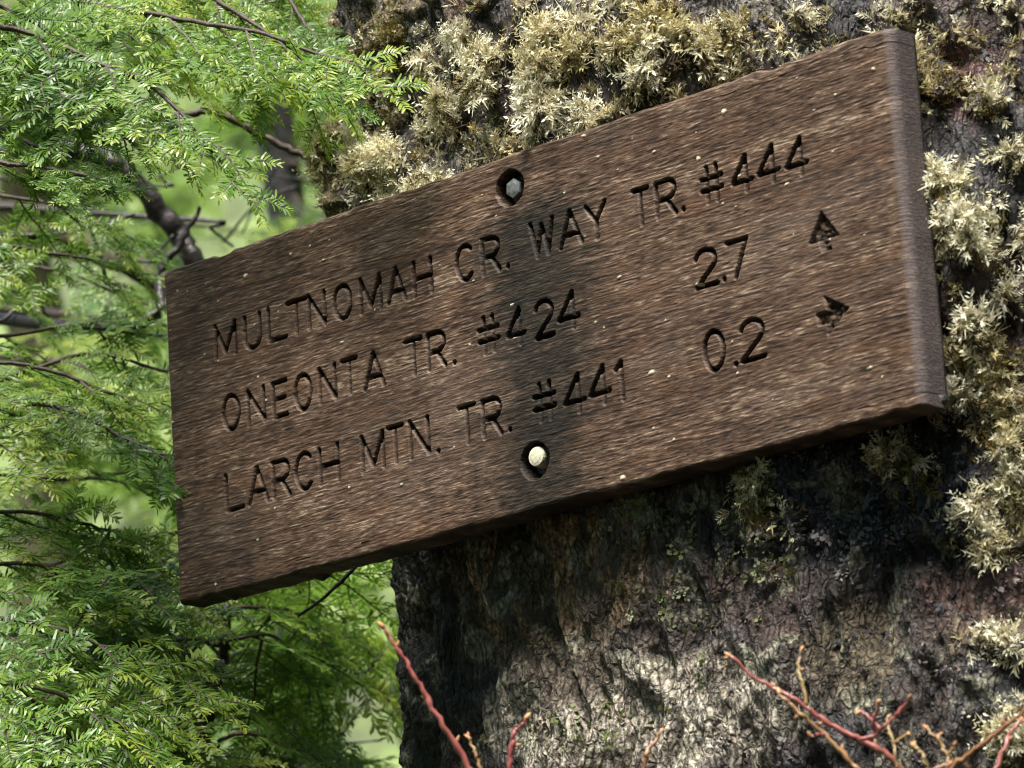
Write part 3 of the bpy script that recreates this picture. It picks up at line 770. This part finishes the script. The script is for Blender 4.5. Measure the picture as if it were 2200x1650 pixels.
SPRAY_RNG = np.random.default_rng(77)
DOWN = RW @ np.array([0, 1.0, 0]); RIGHT = RW @ np.array([1.0, 0, 0]); FWD = RW @ np.array([0, 0, 1.0])
def bough(rootobj, trunk_pt, pxs, d0, d1, spread=1.0, size=1.0, gap=.03, droop=.35, r0=.006, tips=True, face=.55):
    """a leafy bough: a branch from the stem through picture points, sprays to both sides"""
    rng = SPRAY_RNG
    n = len(pxs); pts = [at(x, y, d0 + (d1 - d0) * k / max(n - 1, 1)) for k, (x, y) in enumerate(pxs)]
    if trunk_pt is not None: pts = [np.asarray(trunk_pt)] + pts
    br = wood_branch('bough', rootobj, pts, r0, .0012, M_TWIG, 6)
    P = spline([at(x, y, d0 + (d1 - d0) * k / max(n - 1, 1)) for k, (x, y) in enumerate(pxs)], 10)
    cum = np.concatenate([[0], np.cumsum(np.linalg.norm(np.diff(P, axis=0), axis=1))])
    s = .01; sg = 1
    while s < cum[-1]:
        i = min(np.searchsorted(cum, s), len(P) - 1); i = max(i, 1)
        d = P[i] - P[i - 1]; d /= np.linalg.norm(d)
        e = s / cum[-1]
        sidev = np.cross(d, np.array([0, 0, 1.0])); sidev /= np.linalg.norm(sidev) + 1e-9
        dd = d * rng.uniform(.6, 1.0) + sidev * sg * rng.uniform(.35, .8) * spread + np.array([0, 0, -1.0]) * droop * rng.uniform(.4, 1.6)
        up = np.array([0, 0, 1.0]) - FWD * face * rng.uniform(.3, 1.6) + rng.normal(size=3) * .22
        tpl = rng.integers(4, 10) if e > .55 else rng.integers(0, 8)
        put_spray(br, rootobj.location, P[i] , dd, up, int(tpl), size * rng.uniform(.75, 1.1))
        sg = -sg; s += gap * rng.uniform(.7, 1.3)
    if tips:
        d = P[-1] - P[-3]
        put_spray(br, rootobj.location, P[-2], d, np.array([0, 0, 1.0]) - FWD * face + rng.normal(size=3) * .1, 5, size)
    return br

def tree_stem(name, label, base, top, r, group=None, m=None, pts=None):
    base = np.asarray(base, float); o = empty(name, base)
    tag(o, label, 'tree', group)
    wood_branch('trunk', o, pts if pts is not None else [base - np.array([0, 0, .1]), (base + np.asarray(top)) / 2 + RNG.normal(0, .02, 3), top], r, r * .35, m or M_DARKB, 14, .15, n=24)
    return o

# ------------------------------------------------------------------ hemlocks beside the sign
stemA = at(-620, 500, 3.25)
hA = tree_stem('hemlock_tree', 'young hemlock whose wet green boughs droop beside the top of the sign', (stemA[0], stemA[1], ground_z(stemA[0], stemA[1])), (stemA[0] - .1, stemA[1] + .1, 5.2), .05)
def A(z, k=0.0): return np.array([stemA[0] - .02 * (z - 2.4), stemA[1] + .02 * (z - 2.4), z])
za = stemA[2]
BOUGHS_A = [  # picture points, near and far distance, size
    ([(-150, -90), (120, -10), (380, 40), (560, 70), (690, 120)], 3.1, 2.95, .95, .5), ([(-150, 40), (60, 70), (200, 130), (330, 190), (430, 290)], 2.95, 2.85, .9, .55),
    ([(-160, -10), (20, 20), (130, 90), (210, 170)], 2.98, 2.9, .85, .5), ([(250, -120), (430, -20), (560, 60), (640, 130)], 3.12, 3.05, .85, .8),
    ([(-150, 250), (-20, 270), (70, 310), (160, 350)], 2.95, 2.88, .6, .3), ([(-150, 130), (-20, 130), (80, 160), (160, 200)], 3.05, 2.95, .8, .5),
    ([(-120, -120), (150, -60), (350, -10), (500, 20)], 3.25, 3.2, 1.0, .5), ([(500, -120), (600, -30), (660, 60)], 3.2, 3.12, .7, .9), ([(-150, 330), (0, 350), (100, 360), (200, 380)], 2.9, 2.86, .5, .2)]
for pts, d0, d1, sz, dr in BOUGHS_A:
    bough(hA, A(za + (560 - pts[0][1]) * 3.2 / F), pts, d0, d1, 1.0, sz, .03, dr, .0022)

stemB = at(470, 1500, 3.3)
basB = (stemB[0] + .03, stemB[1] + .05, 0)
hB = tree_stem('hemlock_sapling', 'small hemlock sapling with dense bright green sprays below the left end of the sign', basB, None, .0055,
               pts=[np.array(basB) - np.array([0, 0, .1]), np.array(basB) * .5 + at(400, 1720, 3.3) * .5 + np.array([0, 0, -.2]), at(395, 1680, 3.3), at(440, 1580, 3.3), at(478, 1420, 3.3), at(490, 1290, 3.3), at(500, 1150, 3.38), at(480, 950, 3.5)])
rngB = np.random.default_rng(31)
for q in range(17):
    if q % 4 == 2: continue
    y0 = 1150 + (q % 9) * 62 + rngB.uniform(-20, 20); sgn = -1 if q % 2 else 1
    st = at(470, y0, 3.3)
    x1 = 470 + (rngB.uniform(130, 290) if sgn > 0 else -rngB.uniform(220, 420)); d1 = 3.45 + rngB.uniform(-.08, .15) if sgn > 0 else 3.2 + rngB.uniform(-.22, .25)
    bough(hB, st, [(470 + sgn * 60, y0 - 15), ((470 + x1) / 2 + sgn * 40, y0 + rngB.uniform(-10, 30)), (x1, y0 + rngB.uniform(20, 90))], 3.28, d1, 1.1, 1.25, .042, .4, .0016)

stemC = at(-420, 900, 3.5)
hC = tree_stem('hemlock_tree', 'slender hemlock with glowing yellow green boughs beside the left edge of the sign', (stemC[0], stemC[1], 0), (stemC[0], stemC[1] + .1, 4.2), .035)
for pts, d0, d1, sz in [([(-150, 720), (20, 720), (150, 700), (300, 720)], 3.3, 3.35, .85), ([(-150, 860), (50, 800), (200, 760), (360, 800)], 3.25, 3.3, .9), ([(-150, 900), (60, 870), (170, 890), (260, 940)], 3.15, 3.1, .9),
                        ([(-150, 960), (20, 920), (200, 880), (340, 880)], 3.4, 3.45, .9), ([(-150, 1010), (0, 1020), (150, 1030), (320, 1010)], 3.4, 3.4, .9), ([(-150, 1130), (0, 1100), (120, 1110), (230, 1140)], 3.12, 3.16, .85),
                        ([(-150, 1230), (10, 1210), (110, 1220), (200, 1250)], 3.05, 3.1, .85), ([(-150, 1360), (0, 1330), (120, 1350), (250, 1400)], 2.95, 2.95, .9), ([(-150, 1500), (0, 1470), (120, 1490), (220, 1540)], 2.9, 2.9, .9),
                        ([(-150, 590), (20, 570), (150, 590), (280, 640)], 3.6, 3.6, .8), ([(-150, 1600), (-20, 1590), (90, 1610), (180, 1650)], 2.88, 2.88, .85), ([(-150, 800), (0, 780), (120, 800), (250, 850)], 3.15, 3.15, .7), ([(-150, 400), (0, 420), (120, 440), (230, 490)], 3.35, 3.35, .6), ([(-150, 500), (-20, 520), (90, 540), (200, 560)], 3.3, 3.35, .6)]:
    bough(hC, np.array([stemC[0], stemC[1], at(-420, pts[0][1] - 40, 3.5)[2]]), pts, d0, d1, 1.0, sz * 1.25, .042, .4, .0018)

# ------------------------------------------------------------------ dark bare branches behind the sign, of a dead snag
stemD = at(-520, 300, 4.0)
hD = tree_stem('dead_tree', 'dead tree with bare dark branches reaching behind the sign', (stemD[0], stemD[1], 0), (stemD[0] + .05, stemD[1], 4.6), .06)
def dead(pxs, d, w0, w1, m=M_DARKB, name='dead_branch', tie=True):
    pts = [at(x, y, d) for x, y in pxs]
    if tie: pts = [np.array([stemD[0], stemD[1], at(-300, pxs[0][1] - 60, 4)[2]])] + pts
    return wood_branch(name, hD, pts, w0 * d / F / 2, w1 * d / F / 2, m, 9, .35)
b_ = dead([(-60, 180), (75, 285), (150, 320), (240, 345), (300, 400), (375, 490), (420, 560), (470, 640)], 3.75, 48, 44); b_['label'] = 'thick dark branch slanting down behind the corner of the sign'
dead([(-100, 560), (80, 500), (200, 540), (330, 600), (420, 660)], 3.9, 46, 40, M_MOSSB)['label'] = 'mossy thick branch behind the corner of the sign'
dead([(100, -120), (345, -10), (420, 40), (500, 70), (620, 100)], 3.6, 34, 22)
dead([(100, 260), (370, 250), (455, 240), (560, 290), (640, 330), (700, 355)], 3.35, 18, 16, M_TWIG)
dead([(-80, 120), (30, 190), (75, 285)], 3.6, 10, 16); dead([(60, 330), (150, 390), (190, 470), (228, 600)], 3.55, 16, 9)
dead([(-100, 505), (0, 505), (140, 500), (290, 460)], 3.55, 10, 5); dead([(250, 700), (345, 580), (400, 500), (432, 440)], 3.6, 34, 8)
dead([(60, 250), (170, 280), (205, 300)], 3.7, 8, 4); dead([(250, 560), (330, 545), (372, 505)], 3.7, 8, 5); dead([(400, 470), (450, 490), (500, 530)], 3.8, 12, 5)
dead([(300, 400), (340, 380), (410, 350)], 3.8, 8, 4); dead([(-60, 700), (60, 640), (110, 690), (140, 720)], 3.7, 12, 5)
dead([(-60, 1420), (60, 1410), (130, 1440), (180, 1470)], 3.3, 14, 6); dead([(60, 1640), (130, 1600), (200, 1590), (270, 1625), (330, 1650)], 3.15, 20, 12)
dead([(190, 1430), (260, 1405), (330, 1400), (400, 1412)], 3.25, 12, 9, tie=False); dead([(270, 1400), (320, 1330), (350, 1345), (395, 1405), (470, 1465)], 3.28, 9, 6, tie=False)
dead([(400, 1412), (360, 1440), (320, 1465)], 3.27, 9, 12, tie=False); dead([(640, 1325), (700, 1280), (768, 1215)], 3.1, 6, 9, tie=False)
dead([(480, 1420), (440, 1380), (400, 1412)], 3.4, 8, 8, tie=False); dead([(478, 1420), (520, 1400), (560, 1395)], 3.5, 12, 8, tie=False)
dead([(550, 1650), (600, 1560), (700, 1470), (790, 1440)], 3.7, 10, 6, tie=False); dead([(700, 1620), (780, 1520), (850, 1450)], 3.8, 8, 5, tie=False); dead([(560, 1590), (700, 1600), (820, 1590)], 3.8, 8, 5, tie=False)
dead([(600, 350), (560, 420), (520, 500)], 4.2, 6, 4, tie=False); dead([(420, 330), (560, 370), (680, 390)], 4.2, 6, 4, tie=False); dead([(480, 520), (560, 430), (640, 400)], 4.1, 7, 4, tie=False)

# ------------------------------------------------------------------ trees further back
rngF = np.random.default_rng(55)
FAR_LABELS = ['blurred hemlock with pale green boughs standing just behind the dead tree', 'blurred dark hemlock standing deeper in the wood', 'blurred hemlock in front of the green hillside', 'blurred young hemlock low on the slope']
def far_tree(x_px, d, r, label, n, x_rng, y_rng, sz, lean=0.0):
    s_ = at(x_px, 800, d); gz = ground_z(s_[0], s_[1])
    o = tree_stem('hemlock_tree', label, (s_[0], s_[1], gz), (s_[0] + lean, s_[1], s_[2] + 3.0), r, None, M_MOSSB if r > .07 else M_DARKB)
    for k in range(n):
        y0 = rngF.uniform(*y_rng); x1 = rngF.uniform(*x_rng); dd = d + rngF.uniform(-.5, .5)
        xm = x_px + (x1 - x_px) * .45
        bough(o, np.array([s_[0], s_[1], at(x_px, y0 - 40, d)[2]]), [(xm, y0), ((xm + x1) / 2, y0 + 20), (x1, y0 + rngF.uniform(30, 120))], d, dd, 1.0, sz, .07, .4, .006)
far_tree(-150, 4.9, .03, FAR_LABELS[0], 7, (250, 750), (-100, 1700), 1.25)
far_tree(620, 6.0, .04, FAR_LABELS[1], 12, (-200, 900), (-150, 1700), 1.5)
far_tree(60, 7.4, .08, FAR_LABELS[2], 16, (-250, 900), (-200, 1750), 1.8)
far_tree(900, 8.4, .07, FAR_LABELS[3], 14, (-200, 750), (-250, 1700), 2.0)

# ------------------------------------------------------------------ red-stemmed shrubs in front of the trunk
def twig_material():
    m, t, b = mat('red_twig_bark')
    k = at_node(t, 'hue').outputs['Fac']
    n = noise(t, 130, mapped(t, (1, 1, 1)), 4)
    kk = math_(t, 'ADD', k, math_(t, 'MULTIPLY', math_(t, 'SUBTRACT', n, .5), .9))
    t.links.new(ramp(t, kk, [(0, (.27, .075, .065)), (.4, (.27, .1, .065)), (.65, (.27, .14, .06)), (1, (.22, .165, .06))]), b.inputs['Base Color'])
    b.inputs['Roughness'].default_value = .35; b.inputs['Subsurface Weight'].default_value = .0
    return m
M_RED = twig_material()
M_BUD = noisy_material('pale_bud', [(.3, (.42, .16, .06)), (.7, (.55, .33, .16))], 300, .5, .3, .0008)
def shrub(label, d, stems, base_dx=0.0):
    """stems: (picture points from thick end to tip, width px thick, width px tip, hue, parent index or None, buds)"""
    p0 = at(*stems[0][0][0], d); base = np.array([p0[0] + base_dx, p0[1] + .08, 0.0])
    o = empty('red_twig_shrub', base); tag(o, label, 'shrub', 'red stemmed shrubs in front of the trunk')
    made = []
    for pxs, w0, w1, hue, par, off in stems:
        pts = [at(x, y, d + off * k / max(len(pxs) - 1, 1)) for k, (x, y) in enumerate(pxs)]
        P = spline(pts, 7); rad = np.linspace(w0, w1 * .75, len(P)) * .85 * d / F / 2
        ln = np.concatenate([[0], np.cumsum(np.linalg.norm(np.diff(P, axis=0), axis=1))])
        # swollen nodes and slight zigzag
        nodes = np.arange(.02 + .01 * random.random(), ln[-1], .031)
        for q, nd_ in enumerate(nodes):
            rad = rad * (1 + .45 * np.exp(-((ln - nd_) / .0022) ** 2))
        P = P + .0004 * RNG.normal(size=P.shape)
        if par is None:
            gp = spline([base - np.array([0, 0, .05]), base + np.array([.03, -.02, .8]), base * .3 + pts[0] * .7 + np.array([0, .02, -.2]), pts[0]], 6)[:-1]
            P = np.vstack([gp, P]); rad = np.concatenate([np.linspace(w0 * 1.5, w0, len(gp)) * d / F / 2, rad])
        b = Bag(); b.tube(P, rad, 9, 0, hue, .1, random.random() * 9)
        nm = 'stem' if par is None else 'twig'
        s = link(nm, b.mesh(nm, 'hue'), None, [M_RED]); s.parent = o; s.matrix_parent_inverse = Matrix.Translation(-o.location)
        made.append(s)
        # buds: one at the tip, one at each node
        tipd = P[-1] - P[-2]; tipd /= np.linalg.norm(tipd)
        spots = [(P[-1] - tipd * .001, tipd, w1 * .5)]
        for q, nd_ in enumerate(nodes):
            i = min(np.searchsorted(ln, nd_), len(ln) - 1) + (len(P) - len(ln))
            dd = P[i] - P[max(i - 1, 0)]; dd /= np.linalg.norm(dd) + 1e-9
            sd_ = np.cross(dd, FWD) * (1 if q % 2 else -1)
            spots.append((P[i] + sd_ * rad[i] * .6, dd * .8 + sd_ * .8, w1 * .36))
        for bp, bd, bw in spots:
            bd = bd / np.linalg.norm(bd); r = bw * d / F
            bb = Bag(); bb.tube([bp, bp + bd * r * 1.2, bp + bd * r * 2.6, bp + bd * r * 3.8], [r * .8, r * 1.05, r * .75, r * .15], 7)
            bo = link('bud', bb.mesh('bud'), None, [M_BUD]); bo.parent = s
    return o
shrub('single long red twig crossing in front of the trunk edge', 2.5, [([(1035, 1700), (1000, 1635), (945, 1548), (912, 1490), (878, 1432), (850, 1385), (820, 1345)], 17, 11, .05, None, .02), ([(1045, 1690), (1028, 1640), (1018, 1610), (1006, 1585)], 10, 8, .75, 0, .01)])
shrub('short pink twig with a kinked tip before the grey bark', 2.5, [([(1090, 1710), (1096, 1650), (1101, 1600), (1106, 1570), (1122, 1558), (1130, 1542)], 15, 11, -.15, None, .01)])
shrub('short orange twig before the grey bark', 2.48, [([(1375, 1720), (1385, 1640), (1393, 1612), (1410, 1590), (1424, 1568)], 12, 9, .6, None, .01)])
shrub('forked red and olive twigs spreading in front of the dark bark', 2.45, [
    ([(1960, 1690), (1915, 1630), (1850, 1588), (1780, 1555), (1720, 1510), (1680, 1488), (1620, 1455), (1570, 1410)], 18, 10, .15, None, .03),
    ([(1880, 1690), (1830, 1640), (1790, 1598), (1745, 1555), (1700, 1515), (1672, 1490)], 14, 10, .7, 0, .02),
    ([(1735, 1515), (1722, 1465), (1713, 1430), (1720, 1396)], 10, 8, .85, 0, .02), ([(1850, 1588), (1880, 1580), (1900, 1560), (1930, 1530), (1957, 1502)], 12, 9, .05, 0, -.01),
    ([(1882, 1580), (1876, 1555), (1884, 1530), (1891, 1505)], 11, 9, -.1, 0, -.01), ([(1890, 1565), (1870, 1545), (1848, 1528)], 10, 9, 0., 0, .01), ([(1772, 1578), (1755, 1578), (1737, 1583)], 9, 8, .05, 0, 0.),
    ([(1925, 1650), (1920, 1600), (1910, 1565), (1906, 1542)], 9, 7, .9, 0, .02), ([(1920, 1596), (1935, 1585), (1952, 1578)], 8, 8, .8, 0, .02)], .02)
shrub('arching olive and red twigs at the foot of the mossy bark', 2.42, [
    ([(2010, 1700), (2050, 1645), (2110, 1600), (2160, 1560), (2230, 1500)], 14, 12, .6, None, -.02), ([(2030, 1665), (2035, 1625), (2015, 1590), (1990, 1562)], 10, 9, .8, 0, .02), ([(2035, 1622), (2048, 1605), (2055, 1592)], 8, 7, .7, 0, .0),
    ([(2000, 1690), (1990, 1640), (1978, 1615), (1962, 1603)], 12, 11, .95, 0, .01), ([(2120, 1690), (2150, 1625), (2172, 1575), (2195, 1545)], 13, 11, .05, 0, .02), ([(1960, 1680), (2000, 1655), (2040, 1640)], 12, 10, .5, 0, 0.)], .03)

# ------------------------------------------------------------------ unseen conifers all round, added to block low light from the sky
def conifer(x, y, h, r, label, seed):
    rng = np.random.default_rng(seed); gz = ground_z(x, y)
    o = empty('added_conifer', (x, y, gz)); tag(o, label, 'tree', 'unseen conifers added to block low sky light')
    wood_branch('trunk', o, [np.array([x, y, gz - .2]), np.array([x, y, gz + h * .5]), np.array([x + .1, y, gz + h])], r, .04, M_DARKB, 12, .1, n=10)
    n = 1500
    t = rng.random(n) ** .8; z = gz + 1.0 + (h - 1.0) * t; rad = (h * .2) * (1.02 - t) ** .8 * np.sqrt(rng.random(n)); a = rng.uniform(0, 2 * math.pi, n)
    P = np.stack([x + rad * np.cos(a), y + rad * np.sin(a), z - rad * .25], -1)
    d = np.stack([np.cos(a), np.sin(a), rng.normal(-.35, .3, n)], -1) + rng.normal(0, .3, (n, 3)); d /= np.linalg.norm(d, axis=1)[:, None]
    sd_ = np.cross(d, np.array([0, 0, 1.0]) + rng.normal(0, .5, (n, 3))); sd_ /= np.linalg.norm(sd_, axis=1)[:, None]
    l = rng.uniform(.35, .7, n)[:, None]; w_ = l * .3
    V = np.stack([P, P + d * l * .5 + sd_ * w_, P + d * l, P + d * l * .5 - sd_ * w_], 1)
    me = np_mesh('crown', V.reshape(-1, 3), np.arange(4 * n).reshape(-1, 4), smooth=False)
    attr(me, 'tone', rng.uniform(.1, .6, n).repeat(4))
    c = link('crown', me, None, [M_NEEDLE]); c.parent = o; c.matrix_parent_inverse = Matrix.Translation(-o.location); c['kind'] = 'stuff'
for q, (x, y, h) in enumerate([(-3.2, -2.6, 11), (-.6, -4.6, 9), (2.2, -4.2, 9.5), (4.6, -2.4, 11), (5.2, .8, 12), (4.6, 4.0, 12), (-5.0, .2, 12), (-4.6, 3.4, 12), (-2.0, -6.2, 13), (3.8, -6.4, 13), (2.6, 6.8, 12)]):
    conifer(x, y, h, .22, 'tall dark conifer out of view, added to block low sky light', 900 + q)
